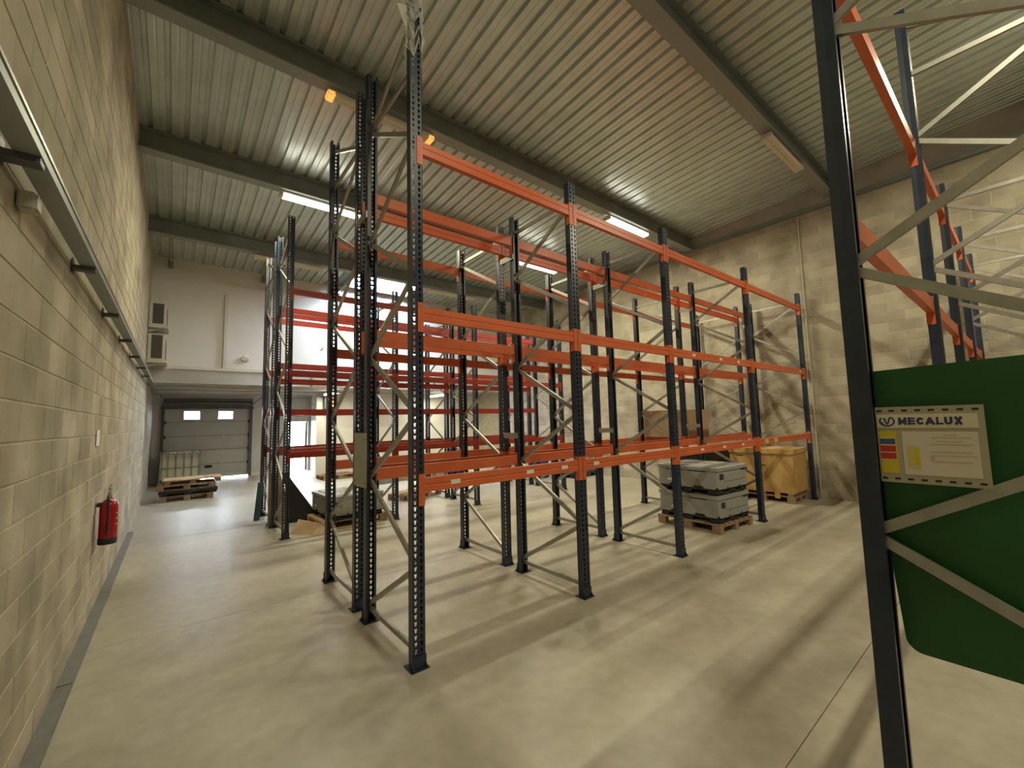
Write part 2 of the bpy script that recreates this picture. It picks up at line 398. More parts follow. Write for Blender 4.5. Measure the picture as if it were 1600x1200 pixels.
B(-.13, .13, -.03, .03, 0, .10).bevel(.008).obj('housing', M['white'], t)
B(-.10, .10, -.034, -.03, .02, .08).obj('panel', M['exitgreen'], t)

# ------------------------------------------------------------------ baseboard, trunking
bb = struct(B(XL+.002, XL+.085, -3.0, 4.50, 0, .035).obj('baseboard_left', M['kerb']))
B(XL+.002, XL+.085, 4.52, 10.25, 0, .035).obj('kerb_segment', M['kerb'], bb)
t2 = struct(B(-.1, XR-.1, YM-.05, YM, 3.38, 3.46).obj('trim_2', M['acw']))
t3 = struct(B(.94, 1.02, YM-.06, YM, 3.46, 5.52).bevel(.006).obj('trim_3', M['acw']))

# ------------------------------------------------------------------ cable tray on the left wall
ct = thing('cable_tray', 'long galvanised cable tray on stubs along the left block wall', 'cable tray', (XL, 0, 3.0))
TX = .045
MB().prism([(TX, 0), (TX+.085, 0), (TX+.085, .05), (TX+.080, .05), (TX+.080, .004), (TX+.005, .004), (TX+.005, .05), (TX, .05)], -1.0, YB-1.2, 'y').obj('channel', M['flange'], ct)
B(TX+.080, TX+.0905, -1.0, YB-1.2, .046, .062).obj('outer_lip', M['galv'], ct)
MB().tube([(TX+.03, -1, .02), (TX+.03, YB-1.3, .02)], .012).obj('cable', M['black'], ct)
y = -.55
while y < 13.4:
    MB().box(.006, TX+.08, y-.035, y+.035, -.03, 0).box(.006, .012, y-.03, y+.03, -.05, .05).obj('bracket', M['doorf'], ct); y += 1.55
t = thing('junction_box', 'small grey junction box fixed under the cable tray near the camera', 'junction box', (XL+.006, 2.84, 2.87))
B(0, .06, -.045, .045, 0, .085).bevel(.008).obj('box_body', M['greyp'], t); B(.06, .065, -.035, .035, .01, .075).obj('lid', M['greyp'], t)

# fire extinguisher
fe = thing('fire_extinguisher', 'red fire extinguisher with black base hung on the left block wall', 'fire extinguisher', (XL+.10, 6.02, .70))
fe.scale = (.9, .9, .9)
MB().lathe((0, 0, 0), [(.078, .055), (.080, .08), (.080, .40), (.074, .445), (.055, .475), (.028, .495), (.026, .51)], 28).obj('cylinder', M['red'], fe, smooth=True)
MB().lathe((0, 0, 0), [(.078, 0), (.083, .012), (.083, .065), (.080, .07)], 28).obj('base_ring', M['black'], fe, smooth=True)
MB().lathe((0, 0, .505), [(.026, 0), (.026, .03), (.018, .032), (.018, .06)], 16).obj('valve', M['galv'], fe)
MB().prism([(-.02, .555), (.10, .575), (.105, .588), (-.02, .572)], -.012, .012, 'x').obj('handle', M['galv'], fe)
MB().prism([(-.02, .60), (.09, .64), (.092, .652), (-.03, .62)], -.012, .012, 'x').obj('lever', M['galv'], fe)
MB().tube([(0, -.03, .53), (.0, -.10, .50), (0, -.115, .40), (0, -.108, .2), (0, -.10, .12)], .012).obj('hose', M['black'], fe)
B(-.10, -.02, -.05, .05, .42, .46).obj('wall_bracket', M['black'], fe)
for zz in (.33, .27, .21): B(.066, .0745, -.05, -.028, zz, zz+.012).obj('print_mark', M['sticker'], fe)
t = tag(B(0, .004, -.10, .10, 0, .155).obj('notice_plate', M['white'], None, (XL+.005, 5.83, 1.70)), 'small blank white notice plate on the left wall above the extinguisher', 'sign')

# ------------------------------------------------------------------ air conditioning units
def ac(z, h, label):
    a = thing('condenser_unit', label, 'air conditioner', (XL+.01, 13.05, z), 0, 'condenser units by the mezzanine wall')
    B(0, .33, 0, .74, .06, .06+h).bevel(.012).obj('casing', M['acw'], a)
    g = B(.07, .275, -.006, .002, .12, .03+h).obj('coil_grille', M['acd'], a)
    for k in range(5): B(.075+k*.042, .087+k*.042, -.014, -.004, .12, .03+h).obj('fin', M['acd'], g)
    MB().cyl((.328, .32, .06+h/2), h*.40, .012, 'x').obj('fan_guard', M['acd'], a)
    B(0, .37, -.04, .76, .02, .06).obj('shelf', M['acw'], a)
    for yy in (.1, .6): MB().prism([(0, -.08), (.30, .02), (0, .02)], yy, yy+.03, 'y').obj('shelf_bracket', M['acw'], a)
ac(4.27, .58, 'upper of two cream condenser units on the wall above the dock door')
ac(3.42, .66, 'lower of two cream condenser units on the wall above the dock door')
t = thing('alarm_sounder', 'cream oval alarm sounder on the white mezzanine wall', 'alarm', (1.46, YM, 3.76))
MB().lathe((0, 0, 0), [(.07, -.05), (.095, -.035), (.10, 0)], 20, 'y').obj('dome', M['acw'], t, smooth=True); B(-.10, .08, -.065, -.045, -.05, .05).bevel(.008).obj('face_plate', M['acw'], t)
t = tag(MB().tube([(0, 0, 0), (0, -.10, 0), (.03, -.13, .06), (.05, -.12, .10)], .014).obj('wall_hook', M['greyp'], None, (3.46, YM, 4.18)), 'small grey hook on the white mezzanine wall behind the racks', 'hook')
t = thing('unit_heater', 'beige box heater hung below the mezzanine edge', 'heater', (3.36, YM-.4, 2.98))
B(-.23, .23, -.2, .2, 0, .38).bevel(.012).obj('casing', M['acw'], t); B(-.255, -.232, -.2, .2, -.01, .39).obj('side_frame', M['white'], t)
for xx in (-.15, .15): MB().tube([(xx, .0, .38), (xx, .18, .42), (xx, .38, .45)], .012).obj('hanger', M['galv'], t)
t = thing('wall_cabinet', 'small wooden cabinet high on the partition below the mezzanine', 'cabinet', (4.32, 16.08, 2.42))
B(-.2, .2, -.28, 0, 0, .5).obj('carcass', M['doorf'], t); B(-.09, .2, -.30, -.28, 0, .5).obj('door', M['ply'], t)

# ------------------------------------------------------------------ lamps (twin-tube battens)
def lamp(label, loc, axis='x', state='on', L=1.5, w=.16, watts=None):
    t = thing('batten_light', label, 'ceiling light', loc, 0 if axis == 'x' else PI/2, 'tube battens under the roof beams and mezzanine')
    B(-L/2, L/2, -.05, .05, .045, .085).obj('body', M['lampbody'], t)
    for s in (-1, 1): B(s*L/2-.03, s*L/2+.03, -w/2, w/2, -.005, .06).obj('end_cap', M['lampbody'], t)
    for s in (-1, 1): MB().tube([(-.3*L, s*.0, .085), (-.3*L, s*.0, .13)], .01).obj('hanger', M['galv'], t) if s < 0 else MB().tube([(.3*L, 0, .085), (.3*L, 0, .13)], .01).obj('hanger', M['galv'], t)
    if state == 'on':
        MB().prism([(-w/2, .045), (-w/2, .01), (-w/2+.02, -.006), (w/2-.02, -.006), (w/2, .01), (w/2, .045)], -L/2+.03, L/2-.03, 'x').obj('diffuser', M['lampon'], t)
        la = D.lights.new('tube_light', 'AREA'); la.shape = 'RECTANGLE'; la.size = L; la.size_y = w; la.energy = watts or LAMP_W; la.color = LAMP_COL
        lo = put('tube_light', la, t, (0, 0, -.02))
    else:
        MB().prism([(-w/2, .045), (-w/2, .01), (-w/2+.02, -.006), (-.008, -.006), (0, .004), (.008, -.006), (w/2-.02, -.006), (w/2, .01), (w/2, .045)], -L/2+.03, L/2-.03, 'x').obj('diffuser', M['lampoff'], t)
        if state == 'ends':
            for s in (-1, 1): B(s*(L/2-.015)-.05, s*(L/2-.015)+.05, -w/2-.004, w/2+.004, -.012, .05).bevel(.01).obj('glowing_end', M['ember'], t)
    return t
def hang(y): return zdeck(y+.1)-.34-.135
lamp('lit tube batten behind the tallest dark posts, on the left of the third beam', (2.12, 8.39, hang(8.29)))
lamp('lit tube batten in front of the right block wall, on the second beam', (8.05, 5.55, hang(5.45)))
lamp('lit tube batten seen just above the orange rack beams in mid hall', (7.75, 8.39, hang(8.29)))
lamp('failing tube batten glowing orange at both ends', (2.20, 5.55, hang(5.45)), state='ends')
lamp('unlit cream batten on the nearest roof beam beside the right racking', (8.2, 2.38, hang(2.28)), state='off')
lamp('unlit batten on the far roof beam over the middle racks', (6.75, 11.54, hang(11.44)), state='off', L=1.8)
lamp('unlit batten on the far roof beam above the dock door', (2.12, 11.54, hang(11.44)), state='off')
lamp('added unseen lit batten on the beam behind the viewpoint, left side', (2.12, -.75, hang(-.85)))  # out-of-frame fitting, added to light the near floor
lamp('added unseen lit batten on the beam behind the viewpoint, right side', (8.05, -.75, hang(-.85)))  # its added partner, also unseen, brightening the floor from behind the camera
lamp('unlit dark batten below the mezzanine in front of the dock door', (1.25, 14.1, 2.90), state='off', L=1.3, w=.12)
lamp('lit batten below the mezzanine near the open exit door', (4.1, 14.9, 2.88), axis='y', L=1.4, watts=40)
lamp('lit batten below the mezzanine over the partition', (8.2, 14.9, 2.88), axis='y', L=1.4, watts=40)

# ------------------------------------------------------------------ pallet racking
def post_mesh(H):
    bm = bmesh.new(); pw, dp = .05, .072
    def q(pts):
        try: bm.faces.new([bm.verts.new(p) for p in pts])
        except ValueError: pass
    n = int(round(H/.05))
    for k in range(n):
        z0 = k*.05
        for c in (-.025, .025):
            o = [(c-.025, 0, z0), (c+.025, 0, z0), (c+.025, 0, z0+.05), (c-.025, 0, z0+.05)]
            h = [(c-.006, 0, z0+.010), (c+.006, 0, z0+.010), (c+.012, 0, z0+.041), (c-.012, 0, z0+.041)]
            for i in range(4): q([o[i], o[(i+1) % 4], h[(i+1) % 4], h[i]])
    for s in (-1, 1):
        q([(s*pw, 0, 0), (s*pw, dp, 0), (s*pw, dp, H), (s*pw, 0, H)])
        q([(s*pw, dp, 0), (s*(pw-.022), dp, 0), (s*(pw-.022), dp, H), (s*pw, dp, H)])
    bmesh.ops.remove_doubles(bm, verts=bm.verts, dist=1e-5)
    bmesh.ops.recalc_face_normals(bm, faces=bm.faces)
    bmesh.ops.solidify(bm, geom=bm.faces[:], thickness=.0025)
    me = D.meshes.new('upright_post'); bm.to_mesh(me); bm.free(); me.materials.append(M['post']); return me
PM = {h: post_mesh(h) for h in (5.5, 4.5)}
def foot_mesh():
    mb = MB().box(-.075, .075, -.035, .105, 0, .008).box(-.058, .058, -.010, -.002, .008, .10)
    mb.prism([(-.035, .008), (-.003, .008), (-.003, .06)], -.056, -.050, 'x').prism([(-.035, .008), (-.003, .008), (-.003, .06)], .050, .056, 'x')
    for x in (-.055, .055): mb.cyl((x, -.022, .008), .009, .014, 'z', 6)
    return mb.mesh('base_plate', M['post'])
FM = foot_mesh()
_cache = {}
def brace_mesh(L):
    k = ('brace', round(L, 3))
    if k not in _cache:
        w, d, t_ = .042, .024, .003
        _cache[k] = MB().prism([(-d/2, -w/2), (d/2, -w/2), (d/2, -w/2+t_), (-d/2+t_, -w/2+t_), (-d/2+t_, w/2-t_), (d/2, w/2-t_), (d/2, w/2), (-d/2, w/2)], 0, L).mesh('brace', M['galv'])
    return _cache[k]
def beam_mesh(L, mt, h=.11):
    k = ('beam', round(L, 3), mt)
    if k not in _cache:
        _cache[k] = MB().prism([(0, 0), (0, .046), (.004, .05), (.004, .058), (0, .062), (0, h), (.05, h), (.05, 0)], 0, L, 'x').mesh('beam', M[mt])
    return _cache[k]
def connector_mesh(s, mt='orange'):
    mb = MB().box(0, s*.047, -.006, 0, -.10, .145).box(-s*.004, 0, -.006, .05, -.10, .145)
    for z in (-.075, -.025, .10): mb.box(s*.018, s*.032, -.009, -.006, z, z+.028)
    return mb.mesh('beam_connector', M[mt])
CM = {(s, mt): connector_mesh(s, mt) for s in (-1, 1) for mt in ('orange', 'redorange')}
STK = B(-.045, .045, -.0015, 0, -.018, .018).mesh('sticker', M['sticker'])
STL = B(-.075, .075, -.0015, 0, -.038, .038).mesh('sticker', M['limestick'])
def rack(label, xs, hs, y0, y1, lev_f, lev_b, inner, stickers=(), back_beams=True, beam_mat='orange'):
    """one bolted row of bays: posts, foot plates, braces, beams with end connectors"""
    R = thing('pallet_rack', label, 'pallet rack', (xs[0], y0, 0), 0)
    X0 = xs[0]; dep = y1-y0
    for x, h in zip(xs, hs):
        for yy, rz in ((0, 0), (dep, PI)):
            p = put('upright_post', PM[h], R, (x-X0, yy, .006), (0, 0, rz)); put('base_plate', FM, p, (0, 0, -.006))
        inn = inner if isinstance(inner, str) else inner[xs.index(x)]
        a, b = (.05, dep-.05) if inn == 'front' else (dep-.05, .05)   # a = side where the zigzag starts
        def br(ya, za, yb, zb):
            v = Vector((0, yb-ya, zb-za)); put('brace', brace_mesh(v.length), R, (x-X0, ya, za), (-math.atan2(v.y, v.z), 0, 0))
        br(a, .12, b, .12)
        z = .15; k = 0
        top = h-.66 if h > 5 else h-.24
        while z+.55 < top:
            ya, yb = (a, b) if k % 2 == 0 else (b, a)
            br(ya, z+.012, yb, z+.59-.025); z += .59; k += 1
        br(a, z+.02, b, z+.02)
        if h > 5: ya, yb = (a, b) if k % 2 == 0 else (b, a); br(ya, z+.04, yb, min(z+.5, h-.1))
    for i in range(len(xs)-1):
        xa, xb = xs[i]-X0+.052, xs[i+1]-X0-.052
        for side, levs in (('f', lev_f), ('b', lev_b if back_beams else ())):
            for lz in (levs[i] if levs and isinstance(levs[0], (list, tuple)) else levs):
                L = xb-xa
                if side == 'f':
                    bo = put('beam', beam_mesh(L, beam_mat), R, (xa, 0, lz)); sg = 1
                else:
                    bo = put('beam', beam_mesh(L, beam_mat), R, (xb, dep, lz), (0, 0, PI)); sg = -1
                put('beam_connector', CM[-1, beam_mat], bo, (0, 0, 0)); put('beam_connector', CM[1, beam_mat], bo, (L, 0, 0))
                for (bi, sd, zz, fx, kind) in stickers:
                    if bi == i and sd == side and abs(zz-lz) < .02:
                        put('sticker', STL if kind else STK, bo, (fx*L if side == 'f' else (1-fx)*L, 0, .055))
    return R
L1, L2, L3 = 1.30, 2.68, 4.11
XS = [1.49, 3.39, 5.29, 7.96, 10.72]
stA = [(0, 'f', L1, .16, 0), (0, 'f', L1, .62, 0), (0, 'f', L1, .88, 0), (1, 'f', L1, .1, 0), (2, 'f', L1, .25, 0), (2, 'f', L1, .52, 0), (2, 'f', L1, .78, 0),
       (3, 'f', L1, .12, 1), (3, 'f', L1, .28, 1), (2, 'f', L2, .22, 0), (2, 'f', L2, .55, 0), (2, 'f', L2, .8, 0), (3, 'f', L2, .9, 0)]
RA = rack('nearest row of blue posts and orange beams, in mid hall', XS, [5.5, 4.5, 4.5, 4.5, 4.5], 3.05, 4.12, [L1, L2, L3], [L1, L2, L3], 'back', stA)
for x in XS:
    for z in (1.62, 3.93): B(x-XS[0]-.064, x-XS[0]-.053, 1.0, 1.272, z, z+.07).obj('row_spacer', M['galv'], RA)
RB = rack('second row of posts standing back to back behind the nearest row', XS, [5.5, 4.5, 4.5, 4.5, 4.5], 4.37, 5.44, [L1, L2, L3], [L1, L2, L3], 'front')
XC = [1.46, 3.36, 5.26, 8.0]
RC = rack('third row of posts beyond the aisle, facing the nearer pair of rows', XC, [5.5, 4.5, 4.5, 4.5], 7.83, 8.90, [L1, L2, L3], [L1, 2.05, 2.93, 4.02], 'back', beam_mat='redorange')
RD = rack('farthest row of racks backing onto the third row', XC, [5.5, 4.5, 4.5, 4.5], 9.13, 10.2, [L1, 2.66, 4.0], [L1, 2.06, 2.93, 4.08], 'front', beam_mat='redorange')
XE = [2.385, 5.1, 7.0, 8.87, 10.6]
RE = rack('close right-hand row of racks behind the green board', XE, [5.5, 5.5, 4.5, 4.5, 4.5], -.56, .505, [L1, L2, L3], [L1, L2, L3], ['back', 'front', 'front', 'front', 'front'])

# blank plate on the end of the first pair of rows
t = thing('end_plate', 'blank beige-grey plate bolted across the end posts of the paired rows', 'plate', (1.425, 4.25, 1.24))
B(-.004, 0, -.25, .10, 0, .52).obj('plate', M['greyp'], t)
for yy, zz in ((-.21, .05), (-.21, .46), (.07, .05), (.07, .46)): MB().cyl((-.012, yy, zz), .012, .008, 'x', 6).obj('bolt', M['galv'], t)
# torn film on the tallest near post
mb = MB(); nx, nz = 9, 14; V = []
for j in range(nz):
    for i in range(nx):
        a = -2.4+i*4.2/(nx-1); rr = .075+.018*math.sin(i*2.3+j*1.7)+random.uniform(-.008, .008)
        zz = 5.53-j*.034*(1+.5*math.sin(i*1.3)**2)
        V.append((rr*math.sin(a), .036-rr*math.cos(a)*.9, zz))
mb.poly(V, [(j*nx+i, j*nx+i+1, (j+1)*nx+i+1, (j+1)*nx+i) for j in range(nz-1) for i in range(nx-1) if not (j > 5 and i > 3 and (i+j) % 3)])
mb.prism([(-.16, 5.38), (-.07, 5.42), (-.06, 5.18), (-.10, 5.24)], .02, .023, 'y')
tag(mb.obj('plastic_film', M['film'], None, (1.49, 3.05, 0)), 'torn clear plastic film clinging to the top of the tall near post', 'plastic film')

# ------------------------------------------------------------------ load sign and green board on the right-hand racking
SXP = 2.372
ls = thing('load_sign', 'beige metal load sign with blue lettering on the near right rack post', 'sign', (SXP, .43, 1.55))
# local: u runs to the right in the picture (-Y), plane faces -X
def sg(u0, u1, v0, v1, d0, d1): return B(-d1, -d0, -u1, -u0, v0, v1)
SW, SH = .315, .315
sg(0, SW, 0, SH, 0, .003).obj('plate', M['signgrey'], ls)
for k in range(8):
    for v in (.012, SH-.02): sg(.004+k*.040, .022+k*.040, v, v+.008, .003, .0036).obj('slot', M['black'], ls)
hd = sg(.004, SW-.018, SH-.088, SH-.032, .003, .0045).obj('header_strip', M['header'], ls)
em = MB()
n = 24
ring = [(.026*math.cos(2*PI*i/n), .023*math.sin(2*PI*i/n)) for i in range(n)]; ring2 = [(.020*math.cos(2*PI*i/n), .017*math.sin(2*PI*i/n)) for i in range(n)]
uc, vc = .036, SH-.060
P = [(-.005, -(uc+a), vc+b) for a, b in ring]+[(-.005, -(uc+a), vc+b) for a, b in ring2]
em.poly(P, [(i, (i+1) % n, n+(i+1) % n, n+i) for i in range(n) if not (3 < i < 9)])
for pts in (((-.012, .014), (-.005, .014), (.001, -.014), (-.004, -.014)), ((.006, .016), (.013, .016), (.004, -.014), (-.001, -.014)), ((-.02, -.002), (-.016, -.002), (-.008, -.016), (-.012, -.016))):
    em.poly([(-.005, -(uc+a), vc+b) for a, b in pts], [(0, 1, 2, 3)])
em.obj('emblem', M['navy'], hd)
lt = MB()
def stroke(pts, w):
    for (ua, va), (ub, vb) in zip(pts, pts[1:]):
        dx, dy = ub-ua, vb-va; L = math.hypot(dx, dy); nx_, ny_ = -dy/L*w/2, dx/L*w/2; ex, ey = dx/L*w*.18, dy/L*w*.18
        q = [(ua-ex+nx_, va-ey+ny_), (ub+ex+nx_, vb+ey+ny_), (ub+ex-nx_, vb+ey-ny_), (ua-ex-nx_, va-ey-ny_)]
        lt.prism([(-p_[0], p_[1]) for p_ in q], -.0052-.00002*len(lt.bm.verts)/8, -.0045, 'x')
def arc(c0, c1, rx, ry, a0, a1, n=9): return [(c0+rx*math.cos(math.radians(a0+(a1-a0)*i/n)), c1+ry*math.sin(math.radians(a0+(a1-a0)*i/n))) for i in range(n+1)]
lw, lh, gap, u_ = .021, .028, .0042, .072
v0_ = SH-.074
for ch in 'MECALUX':
    w_ = {'M': .026, 'L': .019, 'E': .020, 'C': .0235, 'A': .026}.get(ch, .023); A, Z, T = u_, u_+w_, v0_+lh; k_ = .0080; h_ = k_/2
    S = {'M': [[(A+h_, v0_), (A+h_, T)], [(Z-h_, v0_), (Z-h_, T)], [(A+h_, T-.002), ((A+Z)/2, v0_+.006), (Z-h_, T-.002)]],
         'E': [[(A+h_, v0_), (A+h_, T)]]+[[(A, q), (Z, q)] for q in (v0_+h_*.8, v0_+lh/2, T-h_*.8)],
         'C': [arc((A+Z)/2+.001, v0_+lh/2, w_/2-h_, lh/2-h_*.8, 38, 322)],
         'A': [[(A+h_*.6, v0_), ((A+Z)/2, T-.001), (Z-h_*.6, v0_)], [(A+.006, v0_+.008), (Z-.006, v0_+.008)]],
         'L': [[(A+h_, T), (A+h_, v0_)], [(A, v0_+h_*.8), (Z, v0_+h_*.8)]],
         'U': [[(A+h_, T)]+arc((A+Z)/2, v0_+.011, w_/2-h_, .011-h_*.8, 180, 360)+[(Z-h_, T)]],
         'X': [[(A+h_, v0_), (Z-h_, T)], [(A+h_, T), (Z-h_, v0_)]]}[ch]
    for pl in S: stroke(pl, k_*(.86 if ch in 'EL' else 1))
    u_ += w_+gap
lt.obj('lettering', M['navy'], hd)
st = sg(.006, .060, .038, .212, .003, .0042).obj('warning_sticker', M['yellow'], ls)
for v0, v1, mm in ((.158, .182, 'blueink'), (.126, .152, 'redink'), (.096, .122, 'redink')): sg(.007, .056, v0, v1, .0042, .0047).obj('stripe', M[mm], st)
for v0 in (.1825, .1545, .1235, .0935): sg(.007, .056, v0, v0+.0022, .0042, .0048).obj('rule', M['sticker'], st)
pg = sg(.078, SW-.022, .036, .212, .003, .0042).obj('load_chart', M['paper'], ls)
sg(.090, .128, .062, .150, .0042, .0046).obj('chart_panel', M['paleyellow'], pg)
sg(.112, .127, .080, .148, .0042, .0050).obj('chart_diagram', M['yellow'], pg)
for u0, u1, v, mm in ((.20, .235, .198, 'pinkink'), (.165, .28, .188, 'pinkink'), (.18, .25, .172, 'faint'), (.160, .28, .160, 'faint'), (.160, .275, .130, 'faint'), (.160, .275, .092, 'faint'), (.160, .285, .116, 'pinkink')):
    sg(u0, u1, v, v+.0028, .0042, .0047).obj('text_line', M[mm], pg)
sg(.158, .170, .098, .116, .0042, .0048).obj('chart_key', M['pinkink'], pg)
gb = thing('green_board', 'large dark green board with rounded corner tied inside the right rack frame', 'board', (2.438, .49, .845))
W_, H_, rr = .98, 1.18, .05
pts = [(rr-rr*math.sin(a*PI/12), rr-rr*math.cos(a*PI/12)) for a in range(0, 7)]      # lower left corner (u right, v up)
out = [(W_, 0.0)]
out = [(u, v) for u, v in pts]+[(0, H_), (W_, H_), (W_, 0)]
# the left edge leans in towards the foot, as the board hangs slightly askew
out2 = []
for u, v in out:
    du = .078*(1-v/H_) if u < .5 else 0
    out2.append((-(u+du), v+(.04*u if v > .5 else .05*u*0)))
MB().prism(out2, 0, .018, 'x').obj('panel', M['green'], gb)
for yy in (-.06, -.80): B(-.03, .02, yy-.01, yy+.01, 1.0, 1.02).obj('tie', M['black'], gb)

# ------------------------------------------------------------------ pallets
def pallet(label, loc, rz, L=1.2, Wd=.8, wood='wood', group='pallets'):
    t = thing('pallet', label, 'pallet', loc, rz, None)
    mt = M[wood]
    nb = 5 if Wd < .9 else 7
    for k in range(nb):
        y = -Wd/2+k*(Wd-.10)/(nb-1)+random.uniform(-.004, .004)
        B(-L/2, L/2, y, y+.10, .122, .144).obj('deck_board', mt, t)
    for x in (-L/2, -.07, L/2-.14): B(x, x+.14, -Wd/2, Wd/2, .10, .122).obj('stringer', mt, t)
    for x in (-L/2, -.07, L/2-.14):
        for y in (-Wd/2, -.05, Wd/2-.10): B(x, x+.14, y, y+.10, .022, .10).obj('block', mt, t)
    for y in (-Wd/2, -.05, Wd/2-.10): B(-L/2, L/2, y, y+.10, 0, .022).obj('skid', mt, t)
    return t
def pallet_bin(label, loc, rz, L, Wd, group):
    """grey plastic pallet box: black foot tray, grey skirted body with recesses, ribbed lid. local -Y and -X faces are the seen ones"""
    t = thing('pallet_box', label, 'pallet box', loc, rz, group)
    h = .435
    mb = MB().box(-L/2+.045, L/2-.045, -Wd/2+.045, Wd/2-.045, .055, .13)
    for x in (-L/2+.045, -.09, L/2-.225):
        for y in (-Wd/2+.045, -.075, Wd/2-.195): mb.box(x, x+.18, y, y+.15, 0, .12)
    for y in (-Wd/2+.045, -.075, Wd/2-.195): mb.box(-L/2+.045, L/2-.045, y, y+.15, 0, .03)
    mb.obj('foot_tray', M['blackp'], t)
    c = .07
    def ring(l, w, cc): return [(-l/2+cc, -w/2), (l/2-cc, -w/2), (l/2-cc*.3, -w/2+cc*.3), (l/2, -w/2+cc), (l/2, w/2-cc), (l/2-cc*.3, w/2-cc*.3), (l/2-cc, w/2), (-l/2+cc, w/2), (-l/2+cc*.3, w/2-cc*.3), (-l/2, w/2-cc), (-l/2, -w/2+cc), (-l/2+cc*.3, -w/2+cc*.3)]
    # body: skirt dips between cut-outs
    mb = MB().prism(ring(L-.03, Wd-.03, c), .125, .37)
    for x0, x1 in ((-L/2+.06, -L/2+.30), (-.16, .16), (L/2-.30, L/2-.06)):
        for s in (-1, 1): mb.prism([(x0-.03, .13), (x0, .088), (x1, .088), (x1+.03, .13)], s*(Wd/2-.035), s*(Wd/2-.017), 'y')
    for y0, y1 in ((-Wd/2+.06, -Wd/2+.24), (-.12, .12), (Wd/2-.24, Wd/2-.06)):
        for s in (-1, 1): mb.prism([(y0-.03, .13), (y0, .088), (y1, .088), (y1+.03, .13)], s*(L/2-.035), s*(L/2-.017), 'x')
    mb.obj('body', M['bin'], t)
    MB().prism(ring(L, Wd, c), .372, .425).obj('lid', M['bin'], t)
    lid = t.children[-1]
    for x0, x1, y0, y1 in ((-L/2+.10, -.06, -Wd/2+.10, -.05), (.06, L/2-.10, -Wd/2+.10, -.05), (-L/2+.10, -.06, .05, Wd/2-.10), (.06, L/2-.10, .05, Wd/2-.10)):
        B(x0, x1, y0, y1, .425, .436).bevel(.008, 1).obj('lid_panel', M['bin'], lid)
    B(-L/2+.12, L/2-.12, -.03, .03, .425, .440).bevel(.008, 1).obj('lid_rib', M['bin'], lid)
    # recess pockets on the seen faces
    B(-L/2+.09, -L/2+.20, -Wd/2+.011, -Wd/2+.016, .235, .325).obj('latch_pocket', M['blackp'], t)
    B(L/2-.24, L/2-.05, -Wd/2+.011, -Wd/2+.016, .335, .368).obj('handle_slot', M['blackp'], t)
    B(-L/2+.22, L/2-.14, -Wd/2+.006, -Wd/2+.016, .20, .33).bevel(.006, 1).obj('label_panel', M['bin'], t)
    for y0, y1 in ((-Wd/2+.2, -.05), (.05, Wd/2-.2)): B(-L/2+.011, -L/2+.016, y0, y1, .352, .366).obj('shadow_gap', M['blackp'], t)
    B(-L/2+.012, -L/2+.016, Wd/2-.36, Wd/2-.22, .17, .20).obj('label', M['sticker'], t)
    return t
# two stacked boxes right of centre
rz = -.06
cx, cyy = 7.17, 3.70
pallet('brown wooden pallet under the two stacked grey boxes', (cx, cyy, 0), rz+PI/2, 1.12, 1.02, 'oldwood')
b1 = pallet_bin('lower of two stacked grey plastic pallet boxes, right of centre', (cx, cyy, .146), rz, 1.02, 1.12, 'grey pallet boxes')
b2 = clone(b1); b2.location.z = .146+.442; b2['label'] = 'upper grey plastic pallet box with lid, right of centre, on top of another'
# the single one on the left, at the end of the second aisle
pallet('low wooden pallet under the single grey box left of centre', (2.63, 8.42, 0), .05, 1.16, 1.0, 'wood')
b3 = clone(b1); b3.location = (2.63, 8.42, .146); b3.rotation_euler = (0, 0, .05); b3['label'] = 'single grey plastic pallet box on pallet, left of centre behind posts'
t = thing('cardboard_sheet', 'folded brown cardboard sheet leaning on the pallet of the single grey box', 'cardboard', (1.80, 7.86, 0))
mb = MB(); mb.poly([(-.06, .40, .20), (.16, -.02, .17), (.05, -.10, .004), (-.20, .26, .004), (-.055, .405, .205), (.165, -.015, .175), (.055, -.105, .0), (-.205, .255, .0)], [(0, 1, 2, 3), (4, 7, 6, 5), (0, 4, 5, 1), (1, 5, 6, 2), (2, 6, 7, 3), (3, 7, 4, 0)]); mb.obj('flap', M['card'], t)
mb = MB(); mb.poly([(.16, -.02, .17), (.42, -.06, .15), (.42, -.10, .004), (.05, -.10, .004), (.16, -.015, .175), (.42, -.055, .155), (.42, -.105, 0), (.05, -.105, 0)], [(0, 1, 2, 3), (4, 7, 6, 5), (0, 4, 5, 1), (1, 5, 6, 2), (2, 6, 7, 3), (3, 7, 4, 0)]); mb.obj('side', M['card'], t)

# wooden crate on a pallet near the right wall
pallet('dark pallet under the wooden crate by the right wall', (10.27, 3.78, 0), PI/2+.02, 1.2, .84, 'oldwood')
cr_ = thing('wooden_crate', 'large orange-brown plywood crate with lid near the right wall', 'crate', (10.27, 3.78, .146), .02)
B(-.42, .42, -.62, .62, .06, .86).obj('body', M['ply'], cr_)
B(-.44, .44, -.64, .64, .86, .96).obj('lid', M['ply'], cr_)
B(-.40, .40, -.626, -.62, .07, .85).obj('end_panel', M['plyend'], cr_)
for y0 in (-.58, -.06, .46): B(-.42, .42, y0, y0+.10, 0, .06).obj('runner', M['oldwood'], cr_)
B(-.432, -.42, -.34, -.24, -.06, .16).obj('batten', M['plyend'], cr_)
for y0, z0 in ((.33, .79), (-.1, .6)): B(-.424, -.42, y0, y0+.16, z0, z0+.016).obj('hand_slot', M['blackp'], cr_)

